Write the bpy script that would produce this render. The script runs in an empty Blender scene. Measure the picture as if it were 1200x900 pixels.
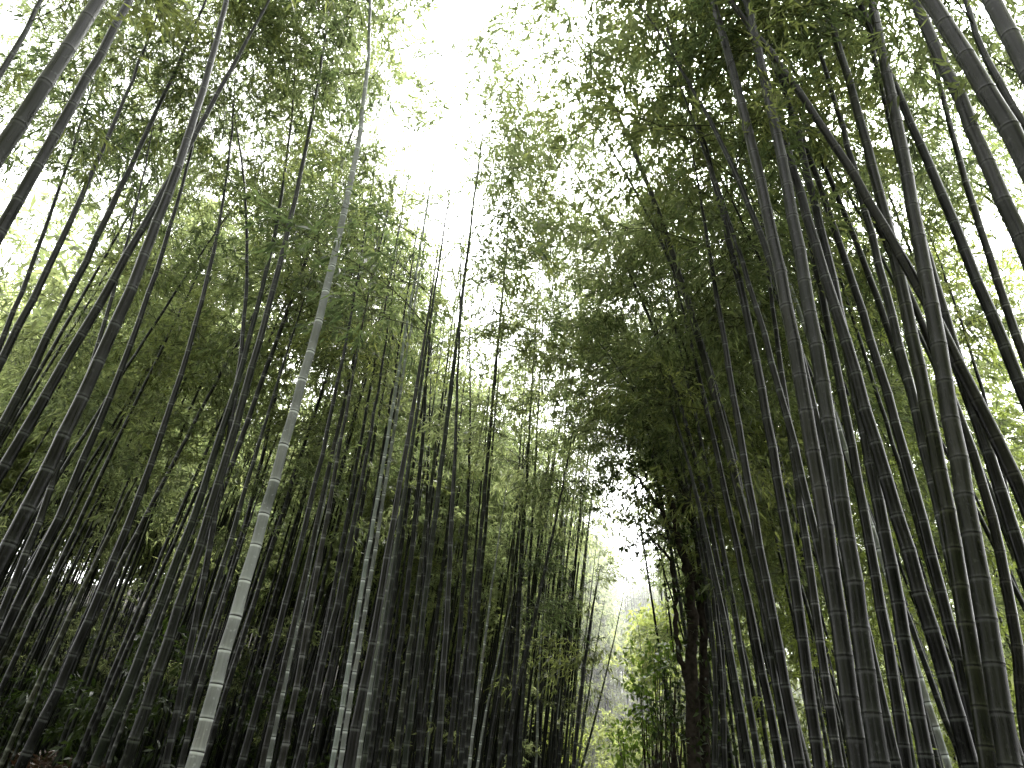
import bpy, math, random
import numpy as np
rng = np.random.default_rng(7)
random.seed(7)
R = math.radians
sc = bpy.context.scene
COL = sc.collection

# ------------------------------------------------------------------ camera
PITCH, ROLL, FPX = R(31.0), R(4.0), 870.0
CAM = np.array([0.0, 0.0, 1.6])
fw = np.array([0, math.cos(PITCH), math.sin(PITCH)])
u0 = np.array([0, -math.sin(PITCH), math.cos(PITCH)])
r0 = np.array([1.0, 0, 0])
cr = r0*math.cos(ROLL) + u0*math.sin(ROLL)
cu = u0*math.cos(ROLL) - r0*math.sin(ROLL)
def ray(px, py):
    return FPX*fw + cr*(px-600) + cu*(450-py)
def at(px, py, Y):
    d = ray(px, py)
    return CAM + d*(Y/d[1])
from mathutils import Matrix, Vector
cd = bpy.data.cameras.new("camera")
cd.sensor_fit = 'HORIZONTAL'; cd.sensor_width = 36.0
cd.lens = 36.0*FPX/1200.0
cd.clip_start = 0.05; cd.clip_end = 3000
cam = bpy.data.objects.new("camera", cd); COL.objects.link(cam)
m = Matrix(((cr[0], cu[0], -fw[0], CAM[0]), (cr[1], cu[1], -fw[1], CAM[1]), (cr[2], cu[2], -fw[2], CAM[2]), (0, 0, 0, 1)))
cam.matrix_world = m
sc.camera = cam

# ------------------------------------------------------------------ world
w = bpy.data.worlds.new("World"); sc.world = w; w.use_nodes = True
nt = w.node_tree; nt.nodes.clear()
out = nt.nodes.new('ShaderNodeOutputWorld'); bg = nt.nodes.new('ShaderNodeBackground')
sky = nt.nodes.new('ShaderNodeTexSky'); sky.sky_type = 'NISHITA'; sky.sun_disc = False
SUN_EL, SUN_AZ = R(62), R(25)
sky.sun_elevation = SUN_EL; sky.sun_rotation = SUN_AZ
sky.air_density = 1.0; sky.dust_density = 6.0; sky.ozone_density = 1.0
hs = nt.nodes.new('ShaderNodeHueSaturation'); hs.inputs['Saturation'].default_value = 0.0
hs.inputs['Value'].default_value = 7.5          # thick bright cloud cover
mixc = nt.nodes.new('ShaderNodeMix'); mixc.data_type = 'RGBA'; mixc.blend_type = 'MULTIPLY'; mixc.inputs[0].default_value = 1
mixc.inputs[7].default_value = (1.0, 1.0, 0.995, 1)
nt.links.new(sky.outputs[0], hs.inputs['Color']); nt.links.new(hs.outputs[0], mixc.inputs[6])
nt.links.new(mixc.outputs[2], bg.inputs[0]); bg.inputs[1].default_value = 0.15
nt.links.new(bg.outputs[0], out.inputs[0])
sd = bpy.data.lights.new("sun", 'SUN'); sd.energy = 4.2; sd.angle = R(12); sd.color = (1.0, 0.96, 0.9)
so = bpy.data.objects.new("sun", sd); COL.objects.link(so)
sdir = Vector((math.sin(SUN_AZ)*math.cos(SUN_EL), math.cos(SUN_AZ)*math.cos(SUN_EL), math.sin(SUN_EL)))
so.rotation_euler = sdir.to_track_quat('Z', 'Y').to_euler(); so.location = (0, 0, 40)

sc.view_settings.view_transform = 'Standard'; sc.view_settings.look = 'None'
sc.view_settings.exposure = 0; sc.view_settings.gamma = 1
sc.render.engine = 'CYCLES'
cy = sc.cycles
cy.max_bounces = 6; cy.diffuse_bounces = 3; cy.glossy_bounces = 2; cy.transmission_bounces = 4; cy.transparent_max_bounces = 4

# ------------------------------------------------------------------ materials
def newmat(name):
    mt = bpy.data.materials.new(name); mt.use_nodes = True
    n = mt.node_tree; n.nodes.clear()
    return mt, n
def N(n, t, **kw):
    x = n.nodes.new(t)
    for k, v in kw.items(): setattr(x, k, v)
    return x
def mixrgb(n, a, b, f, blend='MIX'):
    x = N(n, 'ShaderNodeMix', data_type='RGBA', blend_type=blend)
    for i, v in ((6, a), (7, b), (0, f)):
        if isinstance(v, (tuple, list)): x.inputs[i].default_value = (*v, 1)
        elif isinstance(v, (int, float)): x.inputs[i].default_value = v
        else: n.links.new(v, x.inputs[i])
    return x.outputs[2]
def ramp(n, src, stops):
    r = N(n, 'ShaderNodeValToRGB'); e = r.color_ramp.elements
    while len(e) < len(stops): e.new(0.5)
    for i, (p, c) in enumerate(stops):
        e[i].position = p; e[i].color = (c, c, c, 1) if isinstance(c, (int, float)) else (*c, 1)
    n.links.new(src, r.inputs[0]); return r.outputs[0]

def culm_mat(name, ca, cb, bloomc, bloom, spec=0.26, rough=0.33, powder=0.0):
    mt, n = newmat(name)
    o = N(n, 'ShaderNodeOutputMaterial'); p = N(n, 'ShaderNodeBsdfPrincipled')
    tc = N(n, 'ShaderNodeTexCoord'); mp = N(n, 'ShaderNodeMapping'); mp.inputs['Scale'].default_value = (60, 60, 1.6)
    n.links.new(tc.outputs['Object'], mp.inputs[0])
    st = N(n, 'ShaderNodeTexNoise'); st.inputs['Scale'].default_value = 1.0; st.inputs['Detail'].default_value = 5; st.inputs['Roughness'].default_value = .65
    n.links.new(mp.outputs[0], st.inputs[0])
    bl = N(n, 'ShaderNodeTexNoise'); bl.inputs['Scale'].default_value = 2.2; bl.inputs['Detail'].default_value = 6
    n.links.new(tc.outputs['Object'], bl.inputs[0])
    oi = N(n, 'ShaderNodeObjectInfo')
    base = mixrgb(n, ca, cb, ramp(n, bl.outputs[0], [(.35, 0.0), (.68, 1.0)]))
    ta = N(n, 'ShaderNodeAttribute', attribute_name='tone')
    base = mixrgb(n, base, ramp(n, ta.outputs['Fac'], [(0, (.6, .66, .55)), (.5, (1, 1, .97)), (1, (1.45, 1.32, 1.2))]), 1.0, 'MULTIPLY')
    base = mixrgb(n, base, ramp(n, oi.outputs['Random'], [(0, (.85, 1.05, .8)), (.35, (1, 1, 1)), (.6, (1.1, 1.0, .85)), (.8, (.8, 1.05, .85)), (1, (.95, 1, 1.05))]), 1.0, 'MULTIPLY')
    stv = ramp(n, st.outputs[0], [(.3, .3), (.5, .9), (.72, 2.2)])
    base = mixrgb(n, base, stv, .9, 'MULTIPLY')
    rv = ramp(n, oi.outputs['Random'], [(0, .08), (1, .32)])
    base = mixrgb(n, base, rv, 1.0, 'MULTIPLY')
    # lichen and dust specks
    sp = N(n, 'ShaderNodeTexNoise'); sp.inputs['Scale'].default_value = 26; sp.inputs['Detail'].default_value = 4
    n.links.new(tc.outputs['Object'], sp.inputs[0])
    base = mixrgb(n, base, bloomc, mixrgb(n, (0, 0, 0), (.14+powder*.5,)*3, ramp(n, sp.outputs[0], [(.6, 0.0), (.72, 1.0)])))
    ba = N(n, 'ShaderNodeAttribute', attribute_name='bloom')
    ra = N(n, 'ShaderNodeAttribute', attribute_name='ring')
    bm = N(n, 'ShaderNodeMath', operation='MULTIPLY'); n.links.new(ba.outputs['Fac'], bm.inputs[0]); bm.inputs[1].default_value = bloom
    if powder > 0:
        ad = N(n, 'ShaderNodeMath', operation='ADD', use_clamp=True); n.links.new(bm.outputs[0], ad.inputs[0])
        pw = ramp(n, bl.outputs[0], [(.3, powder), (.7, powder*.25)]); n.links.new(pw, ad.inputs[1]); bf = ad.outputs[0]
    else: bf = bm.outputs[0]
    base = mixrgb(n, base, bloomc, bf)
    base = mixrgb(n, base, (.93, 1.0, .90), 1.0, 'MULTIPLY')
    base = mixrgb(n, base, (.008, .008, .007), ra.outputs['Fac'])
    n.links.new(base, p.inputs['Base Color'])
    rr = ramp(n, st.outputs[0], [(.3, rough-.14), (.8, rough+.2)]); n.links.new(rr, p.inputs['Roughness'])
    p.inputs['Specular IOR Level'].default_value = spec
    bp = N(n, 'ShaderNodeBump'); bp.inputs['Strength'].default_value = .25; bp.inputs['Distance'].default_value = .004
    n.links.new(st.outputs[0], bp.inputs['Height']); n.links.new(bp.outputs[0], p.inputs['Normal'])
    n.links.new(p.outputs[0], o.inputs[0])
    return mt
CM = {
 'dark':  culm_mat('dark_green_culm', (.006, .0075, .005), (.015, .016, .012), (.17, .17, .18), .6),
 'grey':  culm_mat('grey_culm', (.036, .040, .039), (.080, .083, .082), (.26, .25, .28), .25),
 'pale':  culm_mat('powdery_culm', (.34, .35, .37), (.58, .58, .63), (.80, .79, .85), .8, rough=.55, powder=.35),
 'green': culm_mat('green_culm', (.026, .033, .020), (.048, .055, .036), (.22, .23, .21), .35),
 'olive': culm_mat('olive_culm', (.030, .033, .008), (.045, .037, .018), (.20, .20, .15), .35),
 'brown': culm_mat('brown_culm', (.045, .037, .029), (.095, .080, .070), (.25, .23, .22), .25),
 'ringed':culm_mat('ringed_culm', (.028, .030, .026), (.055, .054, .050), (.30, .29, .31), .7),
 'straw': culm_mat('straw_culm', (.24, .23, .15), (.36, .36, .30), (.5, .5, .46), .5),
}
def leaf_mat(name, c1, c2, tr, trc):
    mt, n = newmat(name)
    o = N(n, 'ShaderNodeOutputMaterial'); d = N(n, 'ShaderNodeBsdfPrincipled'); t = N(n, 'ShaderNodeBsdfTranslucent')
    at_ = N(n, 'ShaderNodeAttribute', attribute_name='vary'); oi = N(n, 'ShaderNodeObjectInfo')
    c = mixrgb(n, c1, c2, at_.outputs['Fac'])
    c = mixrgb(n, c, ramp(n, oi.outputs['Random'], [(0, (.62, .7, .7)), (.5, (1, 1, 1)), (1, (1.3, 1.22, .95))] if name == 'bamboo_leaf' else [(0, (.85, .88, .88)), (1, (1.05, 1.02, .95))]), 1.0, 'MULTIPLY')
    n.links.new(c, d.inputs['Base Color']); d.inputs['Roughness'].default_value = .42; d.inputs['Specular IOR Level'].default_value = .45
    c2_ = mixrgb(n, c, trc, 1.0, 'MULTIPLY'); n.links.new(c2_, t.inputs[0])
    mx = N(n, 'ShaderNodeMixShader'); mx.inputs[0].default_value = tr
    n.links.new(d.outputs[0], mx.inputs[1]); n.links.new(t.outputs[0], mx.inputs[2]); n.links.new(mx.outputs[0], o.inputs[0])
    return mt
LM = {
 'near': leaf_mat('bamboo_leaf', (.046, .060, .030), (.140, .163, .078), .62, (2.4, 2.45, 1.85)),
 'far': leaf_mat('haze_pale_leaf', (.088, .112, .064), (.22, .25, .145), .64, (2.35, 2.35, 1.8)),  # haze and sky glow put into a paler leaf colour
 'bright': leaf_mat('sunlit_leaf', (.16, .19, .06), (.29, .32, .13), .65, (2.2, 2.25, 1.5)),  # sunlit brightness painted into the leaf colour
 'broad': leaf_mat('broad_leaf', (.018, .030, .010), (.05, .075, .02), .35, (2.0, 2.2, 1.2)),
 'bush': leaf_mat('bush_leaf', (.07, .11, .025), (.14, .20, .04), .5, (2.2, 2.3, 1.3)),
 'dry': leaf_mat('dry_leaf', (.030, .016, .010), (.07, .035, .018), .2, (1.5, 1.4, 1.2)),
}
def simple_mat(name, c1, c2, scale, rough=.9, bump=.5):
    mt, n = newmat(name)
    o = N(n, 'ShaderNodeOutputMaterial'); p = N(n, 'ShaderNodeBsdfPrincipled'); tc = N(n, 'ShaderNodeTexCoord')
    no = N(n, 'ShaderNodeTexNoise'); no.inputs['Scale'].default_value = scale; no.inputs['Detail'].default_value = 8
    n.links.new(tc.outputs['Object'], no.inputs[0])
    n.links.new(mixrgb(n, c1, c2, ramp(n, no.outputs[0], [(.35, 0.0), (.65, 1.0)])), p.inputs['Base Color'])
    p.inputs['Roughness'].default_value = rough; p.inputs['Specular IOR Level'].default_value = .08
    b = N(n, 'ShaderNodeBump'); b.inputs['Strength'].default_value = bump; b.inputs['Distance'].default_value = .03
    n.links.new(no.outputs[0], b.inputs['Height']); n.links.new(b.outputs[0], p.inputs['Normal'])
    n.links.new(p.outputs[0], o.inputs[0]); return mt
M_TWIG = simple_mat('twig', (.035, .038, .022), (.07, .07, .04), 20)
M_BARK = simple_mat('bark', (.018, .015, .012), (.05, .042, .035), 14)
M_SOIL = simple_mat('leaf_litter', (.005, .0045, .003), (.014, .011, .006), 9)
M_PATH = simple_mat('path_asphalt', (.05, .048, .045), (.075, .07, .066), 40, bump=.2)

# ------------------------------------------------------------------ mesh helpers
def mesh_np(name, V, F, mat, attrs=None, smooth=False):
    me = bpy.data.meshes.new(name)
    V = np.ascontiguousarray(V, dtype=np.float32); F = np.ascontiguousarray(F, dtype=np.int32)
    me.vertices.add(len(V)); me.vertices.foreach_set('co', V.ravel())
    k = F.shape[1]
    me.loops.add(F.size); me.loops.foreach_set('vertex_index', F.ravel())
    me.polygons.add(len(F)); me.polygons.foreach_set('loop_start', np.arange(0, F.size, k, dtype=np.int32))
    if smooth: me.polygons.foreach_set('use_smooth', np.ones(len(F), dtype=bool))
    for an, av in (attrs or {}).items():
        a = me.attributes.new(an, 'FLOAT', 'POINT'); a.data.foreach_set('value', np.ascontiguousarray(av, dtype=np.float32))
    me.update(calc_edges=True)
    me.materials.append(mat)
    return me
def obj(name, me, parent=None):
    o = bpy.data.objects.new(name, me); COL.objects.link(o)
    if parent: o.parent = parent
    return o
def empty(name, loc):
    o = bpy.data.objects.new(name, None); o.location = loc; o.empty_display_size = .3; COL.objects.link(o); return o
def tag(o, label=None, cat=None, group=None, kind=None):
    for k, v in (('label', label), ('category', cat), ('group', group), ('kind', kind)):
        if v: o[k] = v
    return o
def norm(a): return a/np.maximum(np.linalg.norm(a, axis=-1, keepdims=True), 1e-9)
def tube(P, rad, sides, cap=True):
    """quads for a tube along P (n,3), radii (n,)"""
    P = np.asarray(P, float); rad = np.asarray(rad, float)
    t = norm(np.gradient(P, axis=0))
    ref = np.array([0, 1.0, 0]) if abs(t[:, 1]).mean() < .8 else np.array([1.0, 0, 0])
    a = norm(np.cross(t, ref)); b = np.cross(t, a)
    th = np.linspace(0, 2*math.pi, sides, endpoint=False)
    V = P[:, None, :] + rad[:, None, None]*(np.cos(th)[None, :, None]*a[:, None, :] + np.sin(th)[None, :, None]*b[:, None, :])
    n = len(P); i = np.arange(n-1)[:, None]; j = np.arange(sides)[None, :]; j2 = (j+1) % sides
    F = np.stack([i*sides+j+0*i, i*sides+j2, (i+1)*sides+j2, (i+1)*sides+j+0*i], -1).reshape(-1, 4)
    return V.reshape(-1, 3), F
class Acc:
    def __init__(s): s.V = []; s.F = []; s.A = []; s.n = 0
    def add(s, V, F, a=None):
        s.V.append(V); s.F.append(F+s.n); s.n += len(V)
        s.A.append(np.zeros(len(V)) if a is None else a)
    def mesh(s, name, mat, attr=None, smooth=False):
        if not s.V: return None
        return mesh_np(name, np.concatenate(s.V), np.concatenate(s.F), mat, {attr: np.concatenate(s.A)} if attr else None, smooth)

# leaf clumps: each leaf a folded diamond quad
def leaf_quads(B, D, L, W):
    """B base points (n,3), D unit directions, L lengths, W widths"""
    n = len(B)
    up = rng.normal(0, .55, (n, 3)) + np.array([0, 0, 1.0])
    s = norm(np.cross(D, up)); nn = np.cross(s, D)
    L = L[:, None]; W = W[:, None]
    p0 = B; p1 = B + D*L*.40 + s*W*.5 - nn*W*.14; p3 = B + D*L*.40 - s*W*.5 - nn*W*.14; p2 = B + D*L - np.array([0, 0, 1.0])*L*.16
    V = np.stack([p0, p1, p2, p3], 1).reshape(-1, 3)
    return V
def make_spray(length, ntw, leafL, leafW, perfan=6):
    """one bamboo branch spray along +X: twig tubes and leaves"""
    tw = Acc(); n = 6
    x = np.linspace(0, 1, n)
    main = np.stack([x*length, np.cumsum(rng.normal(0, .015, n)), .16*length*x - .34*length*x**2.2], 1)
    v, f = tube(main, np.linspace(.0045, .0012, n), 3); tw.add(v, f)
    B = []; D = []; 
    for k in range(ntw):
        u = rng.uniform(.18, 1.0)
        p = np.array([np.interp(u, x, main[:, i]) for i in range(3)])
        az = rng.uniform(-1.35, 1.35) if u < .95 else rng.uniform(-.4, .4)
        el = rng.uniform(-.65, .6)
        d = np.array([math.cos(az)*math.cos(el), math.sin(az)*math.cos(el), math.sin(el)])
        l = rng.uniform(.15, .5)*length*(1.15-u*.6)
        q = p + d*l - np.array([0, 0, .18*l])
        v, f = tube(np.stack([p, (p+q)/2 + [0, 0, .03*l], q]), [.0022, .0015, .001], 3); tw.add(v, f)
        for fr in ((.55, .8, 1.0) if l > .3 else (.7, 1.0)):
            b = p + (q-p)*fr
            m_ = max(2, int(perfan*(.6 if fr < 1 else 1.1)))
            dd = d*rng.uniform(.3, .9, (m_, 1)) + rng.normal(0, .55, (m_, 3)) + np.array([0, 0, -.42])
            B.append(np.repeat(b[None], m_, 0) + rng.normal(0, .018, (m_, 3))); D.append(norm(dd))
    B = np.concatenate(B); D = np.concatenate(D); k = len(B)
    LV = leaf_quads(B, D, rng.uniform(.65, 1.2, k)*leafL, rng.uniform(.75, 1.25, k)*leafW)
    va = np.repeat(np.clip(rng.normal(.45, .28, k), 0, 1), 4)
    return LV, va, np.concatenate(tw.V), np.concatenate(tw.F)
SPR = [make_spray(1.0, 17, .10, .0185, 6) for _ in range(8)]
SPR_FAR = [make_spray(1.0, 14, .13, .028, 6) for _ in range(6)]

def place_sprays(pos, az, el, scl, lib, leaves, twigs, sparse=1.0):
    for p, a, e, s in zip(pos, az, el, scl):
        LV, va, TV, TF = lib[rng.integers(len(lib))]
        ca, sa, ce, se = math.cos(a), math.sin(a), math.cos(e), math.sin(e)
        M = np.array([[ca*ce, -sa, -ca*se], [sa*ce, ca, -sa*se], [se, 0, ce]]).T*s
        V = LV@M + p
        shade = rng.normal(0, .13)
        if sparse < 1:
            k = rng.random(len(V)//4) < sparse; kk = np.repeat(k, 4); V = V[kk]; vv = va[kk]
        else: vv = va
        leaves.add(V, np.arange(len(V)).reshape(-1, 4), np.clip(vv+shade, 0, 1))
        if twigs is not None: twigs.add(TV@M + p, TF)

# open strip of sky along the path between the two leaning canopies
def gap_x(Y, z):
    return np.interp(Y, [0, 5, 8.5, 11, 16, 23, 31, 60], [-1.0, -1.3, -1.9, -1.6, -.55, 4.0, 5.7, 11.1]) - .1*(z-13)*np.clip((25-Y)/8, 0, 1)
def gap_w(Y): return np.interp(Y, [0, 8, 16, 20, 23, 30, 60], [.40, .72, 1.35, 1.1, 1.0, 1.5, 2.6])
def in_gap(P):
    g = np.abs(P[:, 0]-gap_x(P[:, 1], P[:, 2])) < gap_w(P[:, 1])*(1+rng.normal(0, .38, len(P)))
    c = np.abs(P[:, 0]-.185*P[:, 1]) < (.04*P[:, 1]+.3)*(1+rng.normal(0, .3, len(P)))   # air over the path itself
    return (g & (P[:, 2] > 4.5)) | (c & (P[:, 2] < .40*P[:, 1]+2.6) & ((P[:, 1] < 24) | (P[:, 2] > .27*P[:, 1])))

# ground height: level path, bank rising into the grove on the left
def edge_l(Y): return np.interp(Y, [-10, 3, 5, 8, 14, 30, 60], [-2.4, -1.9, -1.5, -.9, 1.3, 3.6, 8])
def edge_r(Y): return np.interp(Y, [-10, 3, 6, 10, 14, 30, 60], [1.5, 1.45, 1.9, 2.45, 3.1, 5.8, 11])
def ground(X, Y):
    dl = np.maximum(0, edge_l(Y)-X-1.0); dr = np.maximum(0, X-edge_r(Y)-1.0)
    hl = np.clip(dl-11, 0, 22); hy = np.clip(Y-34, 0, 90)
    return .085*np.minimum(dl, 30) + .20*hl + .02*np.minimum(dr, 20) + .30*hy + .12*np.clip(dr-14, 0, 60)

def culm_path(fn, z0, H, sides, R0, expo, detail, zig=.004):
    """stations along the culm with node profile; fn(z)->(x,y)"""
    z = z0-.05; tone = []
    nodes = []
    while z < z0+H*.985:
        nodes.append(z)
        h = (z-z0)/H
        z += (.17+.17*min(1, max(h, 0)/.35) - .12*max(0, h-.6)/.4)*rng.uniform(.9, 1.1)*(R0/.05)**.3
    nodes.append(z0+H)
    zz = []; rm = []; ring = []; bloom = []
    for a, b in zip(nodes[:-1], nodes[1:]):
        l = b-a; tn = np.clip(rng.normal(.5, .22), 0, 1)
        if detail == 2:
            prof = [(0, 1.035, 1, 0), (.0035, .985, .9, .0), (.008, 1.055, .25, .2), (.016, 1.02, 0, .35), (.03, 1.0, 0, .1), (.35*l, .985, 0, 0), (.7*l, .985, 0, .0), (l-.024, 1.0, 0, .06), (l-.012, 1.0, 0, .8), (l-.003, 1.02, 0, 1)]
        elif detail == 1:
            prof = [(0, 1.05, .9, .1), (.012, 1.03, .0, .4), (.04, .99, 0, .05), (l*.6, .985, 0, 0), (l-.035, 1.0, 0, .12), (l-.02, 1.0, 0, .9), (l-.006, 1.02, 0, 1)]
        else:
            prof = [(0, 1.05, .5, .5), (.03, 1.0, 0, .05), (l-.06, 1, 0, .05), (l-.03, 1, 0, .9)]
        for dz, r, rg, bl in prof:
            zz.append(a+dz); tone.append(tn); rm.append(r); ring.append(rg); bloom.append(bl)
    zz.append(z0+H); tone.append(.5); rm.append(1); ring.append(0); bloom.append(0)
    zz = np.array(zz); h = np.clip((zz-z0)/H, 0, 1)
    xy = fn(zz)
    jn = rng.normal(0, zig, (len(nodes), 2)); jx = np.interp(zz, nodes, jn[:, 0]); jy = np.interp(zz, nodes, jn[:, 1])
    P = np.stack([xy[0]+jx, xy[1]+jy, zz], 1)
    rad = R0*(1-h**expo)*np.array(rm) + .0025
    V, F = tube(P, rad, sides)
    return V, F, np.repeat(ring, sides), np.repeat(bloom, sides), np.repeat(tone, sides)

def crown(fn, z0, H, c0, n, lib, leaves, twigs, base, scale=1.0, sparse=1.0, gap=True):
    h = c0 + (1-c0)*rng.random(n)**.85
    z = z0 + h*H
    xy = fn(z)
    P = np.stack([xy[0], xy[1], z], 1)
    az = rng.uniform(0, 2*math.pi, n); el = rng.uniform(-.15, .75, n)
    hh = (h-c0)/(1-c0)
    s = scale*(.65+.75*np.sin(np.clip(hh*1.15+.18, 0, 1.25)*math.pi*.72))*rng.uniform(.75, 1.25, n)
    mid = P + np.stack([np.cos(az)*s*.5, np.sin(az)*s*.5, 0*s], 1)
    if gap:
        k = ~in_gap(mid) & (np.linalg.norm(mid-CAM, axis=1) > 5.5); P, az, el, s = P[k], az[k], el[k], s[k]
    place_sprays(P-base, az, el, s, lib, leaves, twigs, sparse)

def bamboo(fn, z0, H, R0, kind, label, group=None, detail=2, sides=16, c0=.5, nsp=34, expo=2.0, lib=SPR, leafm='near', scale=1.0, sparse=1.0):
    b = fn(np.array([z0])); base = np.array([float(b[0][0]), float(b[1][0]), z0])
    root = empty('bamboo', base); tag(root, label, 'bamboo', group)
    V, F, rg, bl, tn = culm_path(fn, z0, H, sides, R0, expo, detail)
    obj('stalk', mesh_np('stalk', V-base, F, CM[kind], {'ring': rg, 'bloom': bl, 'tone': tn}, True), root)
    if nsp:
        lv, tw = Acc(), Acc()
        crown(fn, z0, H, c0, nsp, lib, lv, tw, base, scale, sparse)
        if lv.n:
            obj('branches', tw.mesh('branches', M_TWIG), root)
            obj('leaves', lv.mesh('leaves', LM[leafm], 'vary'), root)
    return root, base

# ------------------------------------------------------------------ traced culms
def fn_from_pts(pts, Y, Htot):
    W = np.array([at(x, y, Y) for x, y in pts])
    z, x = W[:, 2], W[:, 0]
    deg = 1 if len(pts) < 4 else (2 if len(pts) < 18 and kind != 'pale' else 3)
    c = np.polyfit(z, x, deg); p = np.poly1d(c); dp = p.deriv()
    za, zb = z.min(), z.max()
    xa, xb, sa, sb = p(za), p(zb), dp(za), dp(zb)
    arch = np.clip(.5*(dp(zb)-dp(za))/max(zb-za, 1), -.02, .02) + math.copysign(.012, sb)
    gz = za
    def f(zz):
        zz = np.asarray(zz, float)
        lo = np.minimum(zz-za, 0); hi = np.maximum(zz-zb, 0)
        T = 1.6
        xlo = xa + sa*.45*lo - sa*.55*T*(1-np.exp(lo/T))
        xhi = xb + sb*hi + .5*arch*hi**2
        return np.where(zz < za, xlo, np.where(zz > zb, xhi, p(np.clip(zz, za, zb)))), Y + 0*zz + .0
    return f, zb

T = []
def H_(w, kind, label, pts, D=None, H=None, expo=2.2, **kw): T.append((w, kind, label, pts, D, H, expo, kw))
# left grove ---------------------------------------------------------------
H_(21, 'pale', 'pale powdery grey bamboo, the brightest stalk, leaning right in the left grove', [(228,897),(247,813),(267,750),(287,690),(310,600),(330,540),(347,470),(362,417),(377,363),(393,300),(402,253),(420,160),(430,93),(433,33)], .105, 15, 1.7)
H_(17, 'green', 'green bamboo with dark rings, left one of the close pair beside the pale stalk', [(117,897),(147,817),(177,727),(200,663),(223,600),(230,587),(253,520),(277,460),(293,410),(310,340),(322,270),(335,200),(343,100)], .10, 14, 1.5)
H_(20, 'green', 'thick green bamboo, right one of the close pair left of the pale stalk', [(147,897),(177,813),(203,740),(227,660),(240,600),(267,533),(280,487),(297,433),(314,377),(325,320),(340,250),(352,195),(372,110)], .105, 14.5, 1.4)
H_(18, 'dark', 'thick dark bamboo with pale node rings crossing the upper left to the top edge', [(0,553),(37,493),(67,447),(90,400),(113,363),(133,327),(150,293),(180,247),(207,200),(233,150),(253,110),(277,73),(300,30),(315,0)], .105, 14, 1.8)
H_(24, 'dark', 'thick near black bamboo running from the lower left edge beneath its ringed twin', [(0,655),(17,627),(33,593),(63,540),(83,497),(107,450),(127,397),(143,357),(167,300),(187,247),(213,190),(230,133),(243,87),(257,33)], .11, 15, 1.6)
H_(15, 'dark', 'slender dark bamboo third of the ringed stalks rising from the left edge', [(0,750),(30,690),(50,643),(73,600),(97,540),(120,487),(133,453),(150,410),(170,357),(190,300),(195,285),(210,220),(225,170),(240,105)], .09, 13, 1.7)
H_(14, 'ringed', 'grey bamboo with light edge and white rings at the lower left edge', [(0,733),(20,677),(43,610),(63,557),(80,513),(103,450),(120,383),(133,340),(150,280),(162,230)], .085, 12, 1.6)
H_(14, 'green', 'grey green bamboo leaning right from the left edge at mid height', [(0,507),(30,443),(60,387),(87,330),(107,293),(140,220),(173,160),(200,93),(220,43),(243,0)], .095, 14, 2)
H_(13, 'grey', 'grey bamboo with shiny upper stalk near the upper left edge', [(0,427),(30,363),(63,303),(97,227),(117,177),(137,140),(160,80),(173,47)], .09, 14, 2)
H_(9, 'dark', 'thin dark bamboo close to the left edge under the shiny stalk', [(0,407),(20,353),(40,300),(70,220),(87,173),(103,117)], .07, 12, 2)
H_(19, 'dark', 'dark green bamboo running just below the grey stalk in the top left corner', [(0,273),(33,213),(60,167),(87,113),(120,63),(150,0)], .10, 14, 2.2)
H_(26, 'grey', 'thick smooth grey bamboo, nearest stalk of the top left corner', [(0,180),(20,147),(50,107),(77,60),(110,13),(120,-8)], .105, 14, 2.4)
H_(13, 'dark', 'dark bamboo cutting the extreme top left corner', [(0,87),(23,47),(47,3),(52,-8)], .09, 14, 2.2)
H_(17, 'dark', 'lone black bamboo curving up through open foliage in the left grove', [(40,877),(60,827),(83,767),(110,710),(133,653),(157,600),(180,533),(197,487),(213,440),(230,377),(250,300),(267,213),(270,150)], .095, 14, 1.4)
H_(7, 'dark', 'thin black bamboo bowing slightly left at the top of the left grove', [(283,420),(285,367),(288,300),(288,213),(277,150),(267,100)], .06, 12, 2)
H_(11, 'dark', 'black bamboo leaning right behind the close pair of green stalks', [(200,867),(233,787),(257,717),(277,667),(293,593),(300,553),(327,433),(340,350)], .09, 13, 1.8)
H_(14, 'ringed', 'grey bamboo with many pale rings just left of the pale stalk', [(197,897),(217,800),(247,700),(280,600),(300,540),(322,470),(338,400)], .09, 12, 1.6)
H_(11, 'ringed', 'white ringed bamboo immediately left of the foot of the pale stalk', [(213,893),(236,800),(262,705),(283,640),(300,590)], .08, 12, 1.6)
H_(14, 'dark', 'smooth dark bamboo first to the right of the pale stalk', [(290,897),(307,807),(323,743),(343,667),(360,600),(373,533),(390,460),(405,400),(420,333),(430,290),(437,233),(443,117)], .09, 'top', 1.3)
H_(13, 'ringed', 'grey bamboo with bright rings second to the right of the pale stalk', [(330,897),(337,860),(347,807),(360,740),(373,667),(387,600),(397,513),(412,445),(428,370)], .085, 13, 1.6)
H_(13, 'dark', 'straight dark bamboo standing right behind the bright ringed stalk', [(350,897),(377,787),(400,683),(412,620),(425,560),(440,480),(452,400)], .09, 14, 1.8)
H_(10, 'dark', 'dark bamboo left of the thickest black stalk in the middle grove', [(365,897),(385,790),(400,717),(410,667),(423,593),(443,500),(457,417),(467,350)], .085, 14, 1.8)
H_(20, 'dark', 'thickest black bamboo of the middle grove, gently leaning right', [(413,893),(427,807),(437,733),(450,667),(463,600),(473,533),(490,433),(500,400),(510,317),(517,290),(523,210)], .105, 'top', 1.3)
H_(11, 'dark', 'black bamboo just right of the thickest middle stalk', [(453,867),(467,767),(480,683),(487,600),(494,520),(501,430),(505,340)], .09, 14, 1.7)
H_(8, 'dark', 'thin upright black bamboo between two groups of the middle grove', [(490,893),(493,800),(497,700),(500,600),(503,500),(505,440)], .075, 13, 1.9)
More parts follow.
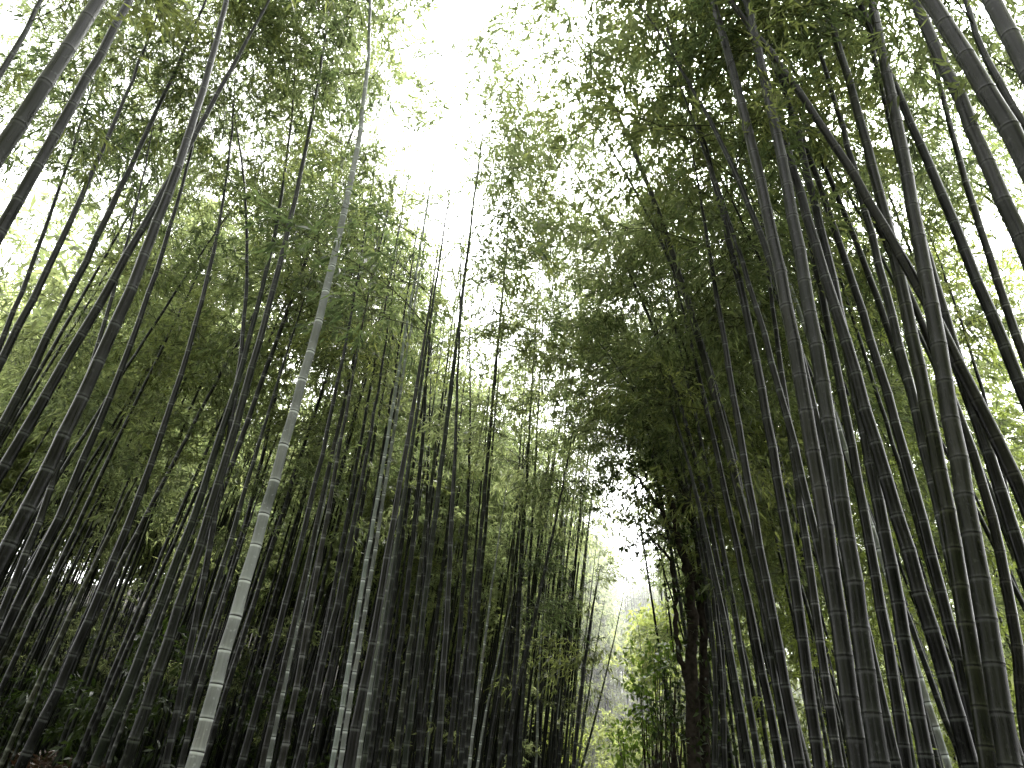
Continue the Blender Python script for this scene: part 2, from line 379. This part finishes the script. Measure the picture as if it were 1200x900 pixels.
H_(13, 'dark', 'upright black bamboo left one of a dark pair at mid frame', [(515,893),(517,800),(523,700),(530,600),(534,530),(538,467),(537,383)], .09, 13, 1.5)
H_(10, 'dark', 'upright black bamboo right one of a dark pair at mid frame', [(527,893),(533,800),(540,700),(547,600),(552,567),(551,480),(550,417)], .085, 13, 1.6)
H_(7.5, 'dark', 'long bent dark bamboo leaning right across paler stalks near the path', [(585,890),(600,850),(617,767),(633,683),(653,600),(663,560),(668,520)], .08, 12, 2)
H_(6.5, 'dark', 'broken dark bamboo pole with a bare pointed tip beside the path', [(673,890),(680,813),(690,750),(703,663)], .075, 'cut', 3)
H_(5.5, 'dark', 'thin dark bamboo right behind the bent one near the path', [(655,890),(660,817),(670,733),(674,667),(677,600),(684,560)], .075, 12, 2)
H_(5, 'dark', 'thin dark bamboo left of the bent one near the path', [(588,890),(598,790),(606,700),(610,640),(614,570)], .07, 12, 2)
H_(5, 'dark', 'thin dark upright bamboo in the thick of the middle grove', [(632,890),(636,800),(642,700),(650,620),(655,575)], .07, 12, 2)
H_(5, 'straw', 'pale bamboo pole first left of the sky gap at the path end', [(677,893),(683,850),(687,833),(692,800),(697,767),(702,740)], .085, 10, 2)
H_(4.5, 'straw', 'pale slanting bamboo pole just before the path end', [(683,893),(700,833),(710,790),(717,757),(726,720)], .08, 10, 2)
H_(4, 'straw', 'yellowish thin bamboo pole between the broken pole and the bent one', [(664,893),(672,820),(678,770),(682,700)], .075, 10, 2)
H_(5, 'pale', 'white slanting bamboo pole low in the middle grove', [(560,893),(570,835),(580,783),(590,745),(597,713)], .085, 9, 2)
H_(6, 'pale', 'tall pale bamboo pole curving up through the middle grove', [(550,893),(556,850),(563,793),(568,750),(573,710),(580,665),(587,620),(590,590)], .09, 13, 1.8)
H_(4.5, 'pale', 'light thin bamboo pole right of the black pair', [(523,893),(532,830),(543,767),(551,710),(556,660)], .08, 10, 2)
H_(4.5, 'pale', 'pale thin bamboo pole left of the black pair', [(500,893),(506,830),(514,760),(521,690)], .08, 10, 2)
H_(5, 'ringed', 'grey lit bamboo rising left of the thickest middle stalk', [(400,800),(408,745),(418,690),(428,640),(436,600)], .085, 11, 2)
H_(4.5, 'pale', 'pale bamboo pole crossing behind the bent dark one', [(628,893),(630,830),(633,770),(636,720),(640,680)], .08, 10, 2)
H_(6.5, 'grey', 'grey bamboo pole between the pale curved pole and the bent one', [(572,893),(585,810),(598,740),(606,690)], .09, 11, 2)
# right grove --------------------------------------------------------------
H_(30, 'grey', 'thick grey bamboo with dark rings, nearest stalk at the lower right corner', [(1187,897),(1180,867),(1163,783),(1150,700),(1133,620),(1127,550),(1113,487),(1100,427),(1090,350),(1080,293),(1067,227),(1057,160),(1045,100),(1033,60),(1020,0)], .12, 15, 2.4)
H_(25, 'olive', 'mossy olive bamboo just left of the thick grey corner stalk', [(1162,897),(1150,833),(1137,760),(1127,693),(1110,620),(1103,567),(1093,507),(1080,450),(1067,397),(1057,343),(1040,253),(1027,203),(1017,167),(1003,127),(993,90),(977,43),(963,0)], .11, 15, 2.2)
H_(23, 'brown', 'brownish bamboo slanting left across its upright neighbours on the right', [(1210,600),(1200,577),(1177,533),(1150,480),(1123,433),(1100,390),(1080,347),(1057,310),(1040,273),(1020,240),(1000,207),(987,180),(967,150),(940,107),(917,77),(887,40),(850,0)], .105, 14, 1.7)
H_(15, 'ringed', 'grey bamboo with pale blurred rings left of the olive one', [(1115,650),(1097,587),(1087,540),(1073,487),(1063,443),(1053,400),(1040,353),(1027,287),(1010,240),(993,173),(980,117),(963,60),(947,20)], .085, 14, 2.2)
H_(23, 'dark', 'dark thick bamboo with fine grain right of the wide gap of yellow leaves', [(1137,897),(1127,867),(1107,800),(1090,733),(1073,670),(1057,617),(1040,560),(1023,507),(1007,453),(993,403),(973,350),(957,300),(940,240),(923,180),(905,110)], .105, 14, 2.2)
H_(17, 'dark', 'black bamboo hugging the left side of the olive stalk', [(1155,897),(1140,833),(1127,787),(1113,733),(1093,680),(1077,627),(1073,583),(1053,513),(1037,450),(1020,400),(1007,350),(990,300),(960,200),(933,147),(907,83),(887,33)], .09, 14, 2.2)
H_(27, 'grey', 'thick grey green bamboo, right one of the two bold upright stalks at centre right', [(1033,897),(1023,813),(1013,747),(1003,687),(987,627),(983,570),(973,517),(963,463),(957,410),(947,363),(937,300),(923,200),(910,133),(890,67),(872,0)], .11, 15, 2.3)
H_(26, 'grey', 'thick purple grey bamboo, left one of the two bold upright stalks at centre right', [(1007,897),(1000,860),(993,797),(983,733),(977,677),(967,620),(957,570),(950,520),(943,473),(937,427),(927,383),(917,340),(907,300),(900,233),(883,187),(867,117),(850,50)], .11, 15, 2.3)
H_(17, 'dark', 'grey black bamboo two places left of the bold upright pair', [(963,897),(957,860),(943,800),(937,717),(927,667),(920,620),(915,597),(910,550),(900,500),(890,450),(880,397),(870,350),(860,300),(843,217),(820,150),(807,117)], .095, 14, 2.1)
H_(18, 'brown', 'long arching bamboo whose shiny top bows left over the path', [(943,897),(930,840),(917,787),(903,730),(890,677),(873,620),(860,540),(847,497),(837,457),(827,423),(813,380),(800,343),(790,297),(770,247),(757,217),(737,167),(717,117),(690,67),(667,33),(643,0)], .10, 13.5, 2.2)
H_(8, 'dark', 'thin black arching bamboo parallel under the long shiny arch', [(868,560),(845,480),(820,400),(797,340),(777,297),(753,233),(730,193),(703,150),(667,107)], .075, 12, 2.0)
H_(8, 'dark', 'thin black bamboo arching left with its tip in bright leaves', [(860,760),(845,700),(830,600),(806,510),(783,443),(763,383),(743,333),(733,297),(693,227),(660,187)], .075, 11, 1.9)
H_(8, 'dark', 'lowest thin black bamboo arching left over the path end', [(848,897),(843,800),(835,720),(815,600),(793,530),(760,490),(733,453),(710,410)], .075, 9.5, 2)
H_(17, 'dark', 'black bamboo leaning left behind the slanting brownish stalk', [(1200,467),(1190,440),(1177,397),(1153,357),(1137,300),(1120,260),(1100,220),(1077,173),(1057,123),(1023,43),(1007,0)], .10, 14, 2.2)
H_(12, 'ringed', 'grey bamboo with pale rings near the right edge at upper height', [(1200,420),(1190,393),(1177,350),(1157,293),(1140,233),(1123,183),(1107,133),(1097,83),(1085,30)], .085, 13, 2.2)
H_(22, 'grey', 'thick shiny grey bamboo left one of the pair in the top right corner', [(1210,310),(1200,290),(1173,233),(1150,173),(1123,110),(1100,63),(1073,0),(1069,-8)], .11, 14, 2.4)
H_(27, 'grey', 'thickest grey bamboo of the top right corner with dark rings', [(1215,215),(1200,190),(1190,167),(1160,110),(1127,63),(1090,0),(1085,-8)], .115, 14, 2.4)
H_(24, 'grey', 'short visible stretch of smooth grey bamboo in the extreme top right corner', [(1215,100),(1200,70),(1177,33),(1158,-5)], .105, 14, 2.4)
H_(15, 'grey', 'slim glossy bamboo behind the two thick top right stalks', [(1205,160),(1197,140),(1170,93),(1150,57),(1133,0)], .09, 14, 2.4)
H_(16, 'dark', 'black bamboo left one of the dark pair beside the yellow leaf gap', [(1063,873),(1050,817),(1040,763),(1030,710),(1020,660),(1010,600),(1000,520),(985,450),(970,367),(953,300),(935,230)], .095, 13, 2.2)
H_(21, 'dark', 'black bamboo right one of the dark pair beside the yellow leaf gap', [(1090,897),(1077,847),(1063,787),(1053,717),(1043,650),(1030,600),(1015,520),(1002,440),(987,370),(967,300)], .105, 14, 2.2)
H_(14, 'ringed', 'bamboo with soft pale rings just left of the bold upright pair', [(982,897),(977,850),(967,803),(963,760),(957,713),(950,673),(943,633),(938,593),(930,527),(923,490),(915,430),(910,390),(897,300)], .085, 13, 2.2)
H_(13, 'dark', 'dark slate bamboo in the left edge bundle of the right grove', [(910,897),(903,833),(897,797),(890,757),(880,717),(867,650),(853,600),(833,513),(820,450),(807,383)], .09, 12, 2)
H_(10, 'dark', 'thin dark bamboo in the middle of the left edge bundle of the right grove', [(888,897),(880,833),(870,767),(857,700),(847,633),(837,600),(820,513),(805,440)], .08, 11, 2)
H_(12, 'green', 'greenish slate bamboo low in the left edge bundle of the right grove', [(877,897),(870,833),(860,780),(847,717),(830,647),(820,600),(806,540)], .085, 11, 2)
H_(9, 'green', 'outermost slate green bamboo of the right grove beside the dark leafy tree', [(838,897),(837,800),(833,733),(827,667),(813,600),(800,550)], .08, 10.5, 2)
H_(9, 'dark', 'second outermost upright bamboo of the right grove with fine rings', [(850,897),(846,830),(842,760),(835,690),(826,640),(816,590)], .08, 11, 2)
H_(19, 'brown', 'reddish brown bamboo partly hidden behind the corner stalk', [(1200,870),(1196,800),(1193,733),(1177,667),(1157,600),(1140,540),(1124,480)], .095, 13, 2.2)
H_(18, 'dark', 'black bamboo entering from the right edge below mid height', [(1215,700),(1200,667),(1177,600),(1160,527),(1133,453),(1110,383),(1093,320),(1075,260)], .095, 13, 2.2)
H_(7, 'dark', 'thin dark bamboo upright near the right edge against bright leaves', [(1185,600),(1165,520),(1150,450),(1130,383),(1110,333),(1095,290)], .07, 12, 2)
H_(12, 'dark', 'black bamboo left of the shiny bundle high on the right', [(940,420),(915,350),(897,293),(880,240),(857,187),(833,147),(807,97)], .085, 13, 2)
H_(9, 'dark', 'thin black bamboo second from the left in the high right bundle', [(905,420),(885,360),(863,297),(850,247),(837,200),(820,160),(800,113)], .075, 12, 2)
H_(12, 'dark', 'black bamboo in the high right bundle running beside the slanting stalk', [(1110,620),(1085,520),(1060,430),(1038,360),(1017,297),(1000,267),(980,220),(950,173),(923,123),(897,67),(877,0)], .085, 14, 2.2)
H_(15, 'dark', 'glossy dark bamboo between the arching stalk and the purple grey one', [(925,840),(915,760),(900,690),(885,610),(872,540),(860,470),(848,400),(838,330),(825,260)], .09, 13, 2)

hero_bases = []
i_h = 0
for (wd, kind, label, pts, D, Hh, expo, kw) in T:
    wd *= .82 if (pts[0][0] > 780 and kind != 'brown') else (.76 if kind == 'pale' and wd > 15 else .69)
    if wd < 5.4 and D: D = .055 if kind in ('pale', 'straw') else .062
    if pts[0][0] < 600 and wd > 8: expo *= .72
    d = ray(*pts[0]); D = D or .09
    p0 = at(*pts[0], 1.0)
    # distance from the traced width, allowing for the taper up to that height
    depth = FPX*D/wd
    Y = depth*d[1]/FPX
    for _ in range(3):
        zf = at(*pts[0], Y)[2]
        tp = 1-min(.9, max(0, zf/14))**expo
        Y = FPX*D*tp/wd*d[1]/FPX
    fn, zb = fn_from_pts(pts, Y, 14)
    xb = fn(np.array([0.0]))[0][0]; g = float(ground(xb, Y))
    xb = fn(np.array([g]))[0][0]; g = float(ground(xb, Y))
    if Hh == 'cut':
        Hc = zb-g; bamboo(fn, g, Hc, D/2, kind, label, nsp=0, expo=5, detail=1, sides=10)
    else:
        Hc = (zb-g)*.93 if Hh == 'top' else max(Hh, (zb-g)*1.08)
        if wd < 13: Hc = min(Hc, (zb-g)*(1.15 if wd < 8 else 1.25))
        det = 2 if wd > 9 else 1
        near = wd > 14; capped = wd < 13 and pts[0][0] < 600
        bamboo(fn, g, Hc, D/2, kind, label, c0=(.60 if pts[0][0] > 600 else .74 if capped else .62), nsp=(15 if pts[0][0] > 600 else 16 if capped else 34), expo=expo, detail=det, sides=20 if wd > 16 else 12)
    hero_bases.append((xb, Y))
    i_h += 1
print('heroes', i_h)

# ------------------------------------------------------------------ further bamboo, one thing each
pts_used = list(hero_bases)
def free(x, y, d):
    return all((x-a)**2+(y-b)**2 > d*d for a, b in pts_used)
def arch_fn(x0, y0, sx, sy, H, z0, bend):
    def f(z):
        h = np.maximum(z-z0, 0)
        return x0 + sx*h + bend*.5*h*h/ H, y0 + sy*h
    return f
GL = [('thin bamboo stalks crowded just behind the front row of the left grove', 0), ('slender dark bamboo stalks deeper in the left grove', 1), ('faint slim bamboo stalks far back in the left grove', 2)]
GR = [('thin bamboo stalks glimpsed just behind the front row of the right grove', 0), ('slim bamboo stalks deep in the right grove before bright leaves', 1)]
cnt = 0; tries = 0
specs = []
NL, NR = 138, 80
while cnt < NL and tries < 20000:
    tries += 1
    y = rng.uniform(8.5, 28) if rng.random() < .7 else rng.uniform(8.5, 16)
    a = rng.uniform(-.80, .14) if rng.random() < .55 else rng.uniform(-.28, .14); x = a*y
    if x > edge_l(y)-.35: continue
    if not free(x, y, .42): continue
    pts_used.append((x, y)); specs.append((x, y, 'L')); cnt += 1
cnt = 0
while cnt < NR and tries < 40000:
    tries += 1
    y = rng.uniform(6, 24); a = rng.uniform(.17, .42) if rng.random() < .6 else rng.uniform(.4, .8); x = a*y
    if x < edge_r(y)+.6: continue
    if not free(x, y, .6): continue
    pts_used.append((x, y)); specs.append((x, y, 'R')); cnt += 1
for x, y, s in specs:
    dist = math.hypot(x, y); H = rng.uniform(11.5, 15.5)
    z0 = float(ground(x, y))
    if s == 'L':
        sx = .045 - .06*x/max(y, 1) + rng.normal(0, .018); bend = rng.uniform(.0, .14)
        lab, gi = GL[0] if y < 10.5 else (GL[1] if y < 17 else GL[2])
    else:
        sx = rng.normal(-.04, .04); bend = -rng.uniform(.05, .35)
        lab, gi = GR[0] if y < 12 else GR[1]
    fn = arch_fn(x, y, sx, rng.normal(0, .03), H, z0, bend)
    zz = np.linspace(z0+5, z0+H, 8)
    for _ in range(12):
        fx = arch_fn(x, y, sx, 0, H, z0, bend)(zz)[0]
        lim = gap_x(y, zz) + .3
        bad = (fx > lim-gap_w(y)).any() if s == 'L' else (fx < lim+gap_w(y)).any()
        if not bad: break
        sx = max(.005, sx-.02) if s == 'L' else min(-.005, sx+.02); bend *= .6
    fn = arch_fn(x, y, sx, rng.normal(0, .03), H, z0, bend)
    pk = [.36, .12, .10, .22, .12, .08] if s == 'L' and x > -.28*y else [.44, .14, .14, .24, .02, .02]
    kind = rng.choice(['dark', 'green', 'grey', 'ringed', 'pale', 'straw'], p=pk)
    c0 = rng.uniform(.42, .56) if y < 16 else rng.uniform(.34, .5)
    bamboo(fn, z0, H, rng.uniform(.026, .042), kind, lab, group=lab, detail=1 if dist < 12 else 0, sides=9, c0=c0,
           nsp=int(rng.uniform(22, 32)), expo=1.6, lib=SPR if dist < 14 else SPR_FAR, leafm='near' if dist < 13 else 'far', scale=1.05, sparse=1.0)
print('procedural', len(specs))

# ------------------------------------------------------------------ the far grove that reads as one mass
stk, lvs, tws = Acc(), Acc(), None
cnt = 0
while cnt < 1200:
    y = rng.uniform(13, 62) if rng.random() < .3 else rng.uniform(19, 62); a = rng.uniform(-1.1, .95) if rng.random() < .7 else rng.uniform(-1.1, -.3); x = a*y
    if edge_l(y)-.2 < x < edge_r(y)+.4 and y < 34: continue
    if y < 23 and x > -.5*y and x < .2*y: continue
    if cnt > 760: y = rng.uniform(33, 50); x = rng.uniform(-.1, .3)*y
    elif x > 0 and rng.random() < .45: continue
    cnt += 1
    H = rng.uniform(11, 15); z0 = float(ground(x, y))
    sx = .06 if x < edge_l(y) else -.06
    fn = arch_fn(x, y, sx+rng.normal(0, .03), 0, H, z0, 0)
    zz = np.linspace(z0-.1, z0+H, 9); P = np.stack([*fn(zz), zz], 1)
    v, f = tube(P, np.linspace(.045, .006, 9), 5); stk.add(v, f)
    crown(fn, z0, H, .50 if x < edge_l(y) else .22, 19, SPR_FAR, lvs, None, 0, scale=1.9, sparse=.55)
cnt = 0
while cnt < 600:                                   # tightly packed poles beside the far half of the path
    y = rng.uniform(16, 33); x = (rng.uniform(-.42, .13) if rng.random() < .5 else rng.uniform(-.95, .13))*y
    if x > edge_l(y)-.3: continue
    cnt += 1; H = rng.uniform(10, 14); z0 = float(ground(x, y))
    fn = arch_fn(x, y, .05+rng.normal(0, .018), 0, H, z0, .05)
    zz = np.linspace(z0-.1, z0+H, 9); P = np.stack([*fn(zz), zz], 1)
    v, f = tube(P, np.linspace(.040, .006, 9), 6); stk.add(v, f)
o = obj('distant_bamboo_stalks', mesh_np('distant_bamboo_stalks', np.concatenate(stk.V), np.concatenate(stk.F), CM['green'], {'ring': np.zeros(stk.n), 'bloom': np.zeros(stk.n)}, True))
tag(o, 'mass of distant bamboo stalks behind both groves', 'bamboo grove', kind='stuff')
o = obj('distant_bamboo_leaves', lvs.mesh('distant_bamboo_leaves', LM['far'], 'vary'))
tag(o, 'hazy mass of distant bamboo foliage closing the view', 'foliage', kind='stuff')

stk, lvs = Acc(), Acc(); cnt = 0  # grove continuing unseen behind the viewer, added to block light from there
while cnt < 230:
    y = rng.uniform(-22, 3.0); x = rng.uniform(-22, 22)
    if -2.6 < x < 2.2: continue
    if y > .6*abs(x)-3: continue
    cnt += 1; H = rng.uniform(11, 15); z0 = float(ground(x, y))
    fn = arch_fn(x, y, (.06 if x < 0 else -.06)+rng.normal(0, .03), 0, H, z0, 0)
    zz = np.linspace(z0-.1, z0+H, 9); P = np.stack([*fn(zz), zz], 1)
    v, f = tube(P, np.linspace(.045, .006, 9), 6); stk.add(v, f)
    crown(fn, z0, H, .30, 16, SPR_FAR, lvs, None, 0, scale=1.9, sparse=.6)
o = obj('rear_bamboo_stalks', mesh_np('rear_bamboo_stalks', np.concatenate(stk.V), np.concatenate(stk.F), CM['dark'], {'ring': np.zeros(stk.n), 'bloom': np.zeros(stk.n)}, True))
tag(o, 'mass of bamboo stalks continuing the grove unseen behind the viewer', 'bamboo grove', kind='stuff')
o = obj('rear_bamboo_leaves', lvs.mesh('rear_bamboo_leaves', LM['near'], 'vary'))
tag(o, 'bamboo foliage of the unseen grove behind the viewer', 'foliage', kind='stuff')

# low leafy growth between the stalks (undergrowth)
def scatter(n, yr, ar, zr, lib, lm, name, label, scale, cond):
    lv, tw = Acc(), Acc(); P = []
    while len(P) < n:
        y = rng.uniform(*yr); x = rng.uniform(*ar)*y
        if not cond(x, y): continue
        P.append((x, y, ground(x, y)+zr[0]+(zr[1]-zr[0])*rng.random()**.9))
    P = np.array(P); k = ~in_gap(P)
    if name == 'middle_grove_foliage': k &= P[:, 2] > .40*P[:, 1]
    P = P[k]; k = np.ones(len(P), bool); P = P[k]; n = len(P)
    place_sprays(P, rng.uniform(0, 6.3, n), rng.uniform(-.4, .6, n), scale*rng.uniform(.7, 1.3, n), lib, lv, tw)
    me_l = lv.mesh(name, LM[lm], 'vary'); o = obj(name, me_l); tag(o, label, 'foliage', kind='stuff')
    t = obj('twigs', tw.mesh('twigs', M_TWIG), o)
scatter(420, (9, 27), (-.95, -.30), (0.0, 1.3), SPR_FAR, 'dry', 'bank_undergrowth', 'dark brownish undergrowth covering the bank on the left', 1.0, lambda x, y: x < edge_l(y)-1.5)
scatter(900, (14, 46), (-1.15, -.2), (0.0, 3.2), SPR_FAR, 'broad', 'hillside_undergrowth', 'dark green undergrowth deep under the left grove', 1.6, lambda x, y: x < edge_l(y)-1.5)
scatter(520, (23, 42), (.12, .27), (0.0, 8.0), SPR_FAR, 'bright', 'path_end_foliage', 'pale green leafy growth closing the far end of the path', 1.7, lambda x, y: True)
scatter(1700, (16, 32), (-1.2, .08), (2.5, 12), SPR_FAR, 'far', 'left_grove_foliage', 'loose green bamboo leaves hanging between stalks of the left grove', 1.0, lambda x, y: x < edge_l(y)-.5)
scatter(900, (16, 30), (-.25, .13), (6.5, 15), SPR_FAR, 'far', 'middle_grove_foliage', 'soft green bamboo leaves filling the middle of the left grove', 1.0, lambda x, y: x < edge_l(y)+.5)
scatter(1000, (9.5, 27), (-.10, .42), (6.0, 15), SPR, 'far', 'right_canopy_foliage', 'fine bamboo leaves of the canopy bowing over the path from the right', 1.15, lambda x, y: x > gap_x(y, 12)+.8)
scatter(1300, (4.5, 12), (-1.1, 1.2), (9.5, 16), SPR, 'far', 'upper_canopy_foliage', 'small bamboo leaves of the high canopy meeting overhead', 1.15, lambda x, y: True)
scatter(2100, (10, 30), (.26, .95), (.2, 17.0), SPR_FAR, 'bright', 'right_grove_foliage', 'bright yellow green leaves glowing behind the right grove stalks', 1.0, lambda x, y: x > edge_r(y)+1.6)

# ------------------------------------------------------------------ leafy tree and bushes at the end of the path
def broad_leaves(C, Rr, n, L, W):
    d = norm(rng.normal(0, 1, (n, 3))); rr = rng.random(n)**.45
    B = C + d*rr[:, None]*Rr
    D = norm(rng.normal(0, 1, (n, 3)) + d*.4 + np.array([0, 0, -.35]))
    return leaf_quads(B, D, rng.uniform(.7, 1.2, n)*L, rng.uniform(.7, 1.2, n)*W)
def clumped(lv, centers, radii, per, L, W):
    for c, r in zip(centers, radii):
        n = int(per*r**2*rng.uniform(.7, 1.2)) + 6
        V = broad_leaves(np.array(c), np.array([r, r, r*.7]), n, L, W)
        lv.add(V, np.arange(len(V)).reshape(-1, 4), np.repeat(np.clip(rng.normal(.4, .25, n)+rng.normal(0, .15), 0, 1), 4))
Yt = 11.0
def pw(px, py, Y=Yt): return at(px, py, Y)
def tree(name, label, trunks, limbs, clumps, lm, per, L, W, base, cat='tree'):
    base = np.array(base); root = empty(name, base); tag(root, label, cat)
    tk = Acc()
    for pl, r1, r2 in trunks+limbs:
        P = np.array(pl); t = np.linspace(0, 1, len(P)); tt = np.linspace(0, 1, len(P)*4)
        Q = np.stack([np.interp(tt, t, P[:, i]) for i in range(3)], 1)
        ker = np.array([.25, .5, .25]); 
        for _ in range(2):
            Q[1:-1] = .25*Q[:-2]+.5*Q[1:-1]+.25*Q[2:]
        Q[1:-1] += rng.normal(0, .012, Q[1:-1].shape)
        v, f = tube(Q, np.linspace(r1, r2, len(Q))*rng.uniform(.9, 1.1, len(Q)), 9); tk.add(v-base, f)
    obj('trunk', tk.mesh('trunk', M_BARK, smooth=True), root)
    lv = Acc(); clumped(lv, [np.array(c)-base for c, r in clumps], [r for c, r in clumps], per, L, W)
    obj('crown', lv.mesh('crown', LM[lm], 'vary'), root)
    return root
b1 = pw(812, 900); gz = float(ground(b1[0], Yt)); b1 = np.array([b1[0]+.02, Yt, gz-.05])
trunks = [([b1, pw(812, 860), pw(810, 790), pw(812, 720), pw(806, 670), pw(797, 640), pw(790, 605), pw(780, 560), pw(765, 520)], .11, .03),
          ([b1+[.22, .15, 0], pw(824, 830, 11.2), pw(826, 760, 11.2), pw(822, 690, 11.2), pw(818, 640, 11.2), pw(800, 580, 11.2), pw(790, 540, 11.2)], .08, .03)]
limbs = [([pw(806, 800), pw(796, 770), pw(791, 730), pw(792, 690), pw(786, 655), pw(768, 635), pw(750, 620)], .045, .012),
         ([pw(818, 690), pw(800, 645), pw(776, 600), pw(752, 565), pw(728, 545)], .05, .01),
         ([pw(797, 640), pw(775, 625), pw(757, 622)], .025, .006), ([pw(800, 600), pw(812, 560), pw(820, 520)], .03, .008)]
cl = []
for px, py, r in [(748, 600, .3), (735, 580, .3), (722, 560, .28), (755, 565, .4), (768, 590, .4), (780, 560, .5), (795, 590, .5), (760, 625, .22), (777, 632, .25), (790, 640, .3), (708, 548, .25),
                  (742, 545, .35), (765, 530, .5), (790, 520, .5), (812, 560, .5), (808, 620, .4), (790, 668, .18), (800, 690, .25), (797, 770, .15), (830, 770, .3), (822, 690, .25), (825, 820, .4), (835, 860, .45), (826, 880, .4), (815, 845, .3), (700, 575, .15), (690, 560, .12), (740, 640, .1), (800, 720, .2), (812, 750, .22)]:
    for _ in range(3):
        cl.append((pw(px+rng.normal(0, 9), py+rng.normal(0, 9), Yt+rng.normal(0, .5)), r*rng.uniform(.35, .8)))
tree('broadleaf_tree', 'dark leafy tree with forked black trunk beside the right grove at the path end', trunks, limbs, cl, 'broad', 260, .10, .055, b1)
def bush(px0, py0, px1, py1, Y, label, nclump, r, lm, L, W, name='bush'):
    b = at((px0+px1)/2, py1, Y); base = np.array([b[0], Y, float(ground(b[0], Y))-.03])
    cl = []; limbs = []
    for _ in range(nclump):
        c = at(rng.uniform(px0, px1), py0+(py1-py0)*rng.random()**1.1, Y+rng.normal(0, .5)); cl.append((c, r*rng.uniform(.6, 1.3)))
        if rng.random() < .4: limbs.append(([base+[rng.normal(0, .08), rng.normal(0, .08), 0], (base+c)/2+[0, 0, .25], c], .022, .006))
    if not limbs: limbs = [([base, (base+c)/2, c], .02, .005)]
    tree(name, label, [], limbs, cl, lm, 150, L, W, base, 'bush')
bush(738, 748, 785, 885, 15, 'bright green rounded bush at the path end left of the dark tree', 26, .4, 'bush', .13, .07)
bush(760, 775, 800, 900, 12, 'mid green leafy bush in front of the bright one beside the dark trunk', 22, .3, 'broad', .10, .055)
bush(722, 845, 760, 935, 16, 'low sprawling bush at the foot of the far bamboo by the path', 16, .35, 'bush', .12, .06)
bush(745, 715, 800, 790, 24, 'pale yellow green bush rising behind the path end', 34, .7, 'bright', .17, .09)
bush(735, 690, 775, 760, 38, 'hazy pale green tree top filling the low end of the sky gap', 34, 1.0, 'far', .24, .12)
# dry reddish brush low on the left bank
for (px, py, Y, lab) in [(14, 880, 8, 'dry reddish brush in the bottom left corner'), (42, 850, 10, 'dry reddish twigs low behind the lone black stalk'), (88, 880, 9, 'small dry brown brush at the foot of the left stalks')]:
    b = at(px, py, Y); base = np.array([b[0], Y, float(ground(b[0], Y))]); root = empty('dry_shrub', base); tag(root, lab, 'shrub')
    tk, lv = Acc(), Acc()
    for k in range(26):
        d = norm(np.array([rng.normal(0, .5), rng.normal(0, .5), 1.0])); l = rng.uniform(.7, 1.6)
        q = d*l; v, f = tube(np.stack([0*q, q*.5+rng.normal(0, .05, 3), q]), [.007, .005, .002], 4); tk.add(v, f)
        n = 9; B = q*rng.uniform(.35, 1.05, (n, 1))+rng.normal(0, .06, (n, 3)); V = leaf_quads(B, norm(rng.normal(0, 1, (n, 3))+[0, 0, -.4]), rng.uniform(.06, .11, n), rng.uniform(.02, .035, n))
        lv.add(V, np.arange(len(V)).reshape(-1, 4), np.repeat(rng.random(n), 4))
    obj('stems', tk.mesh('stems', M_BARK), root); obj('leaves', lv.mesh('leaves', LM['dry'], 'vary'), root)

# mist hanging over the far end of the path
mt, n = newmat('mist'); o_ = N(n, 'ShaderNodeOutputMaterial'); vs = N(n, 'ShaderNodeVolumeScatter')
vs.inputs['Density'].default_value = .02; vs.inputs['Color'].default_value = (1, 1, 1, 1); vs.inputs['Anisotropy'].default_value = .3
n.links.new(vs.outputs[0], o_.inputs['Volume'])
bx = np.array([(x, y, z) for z in (-1, 17) for y in (21, 62) for x in (2.8, 16)], float)
Fb = np.array([(0, 2, 3, 1), (4, 5, 7, 6), (0, 1, 5, 4), (2, 6, 7, 3), (0, 4, 6, 2), (1, 3, 7, 5)])
tag(obj('mist', mesh_np('mist', bx, Fb, mt)), 'thin white mist over the far end of the path', 'mist', kind='stuff')

# ------------------------------------------------------------------ ground, path
xs = np.concatenate([np.linspace(-900, -60, 8), np.linspace(-55, 55, 111), np.linspace(60, 900, 8)])
ys = np.concatenate([np.linspace(-900, -30, 7), np.linspace(-25, 80, 106), np.linspace(90, 900, 8)])
X, Yg = np.meshgrid(xs, ys); Z = ground(X, Yg) + np.where(np.abs(X) < 40, rng.normal(0, .02, X.shape), 0)
Z = np.where((X > edge_l(Yg)-.6) & (X < edge_r(Yg)+.6) & (Yg < 33), 0, Z)
nx = len(xs); V = np.stack([X.ravel(), Yg.ravel(), Z.ravel()], 1)
i = np.arange(len(ys)-1)[:, None]; j = np.arange(nx-1)[None, :]
F = np.stack([i*nx+j, i*nx+j+1, (i+1)*nx+j+1, (i+1)*nx+j], -1).reshape(-1, 4)
tag(obj('ground', mesh_np('ground', V, F, M_SOIL, smooth=True)), kind='structure')
yy = np.linspace(-20, 33, 80); l = edge_l(yy)+.45; r = edge_r(yy)-.35
V = np.concatenate([np.stack([l, yy, 0*yy+.012], 1), np.stack([r, yy, 0*yy+.012], 1)]); k = np.arange(79)
F = np.stack([k, k+80, k+81, k+1], 1)
tag(obj('path', mesh_np('path', V, F, M_PATH)), kind='structure')
print('objects', len(bpy.data.objects))
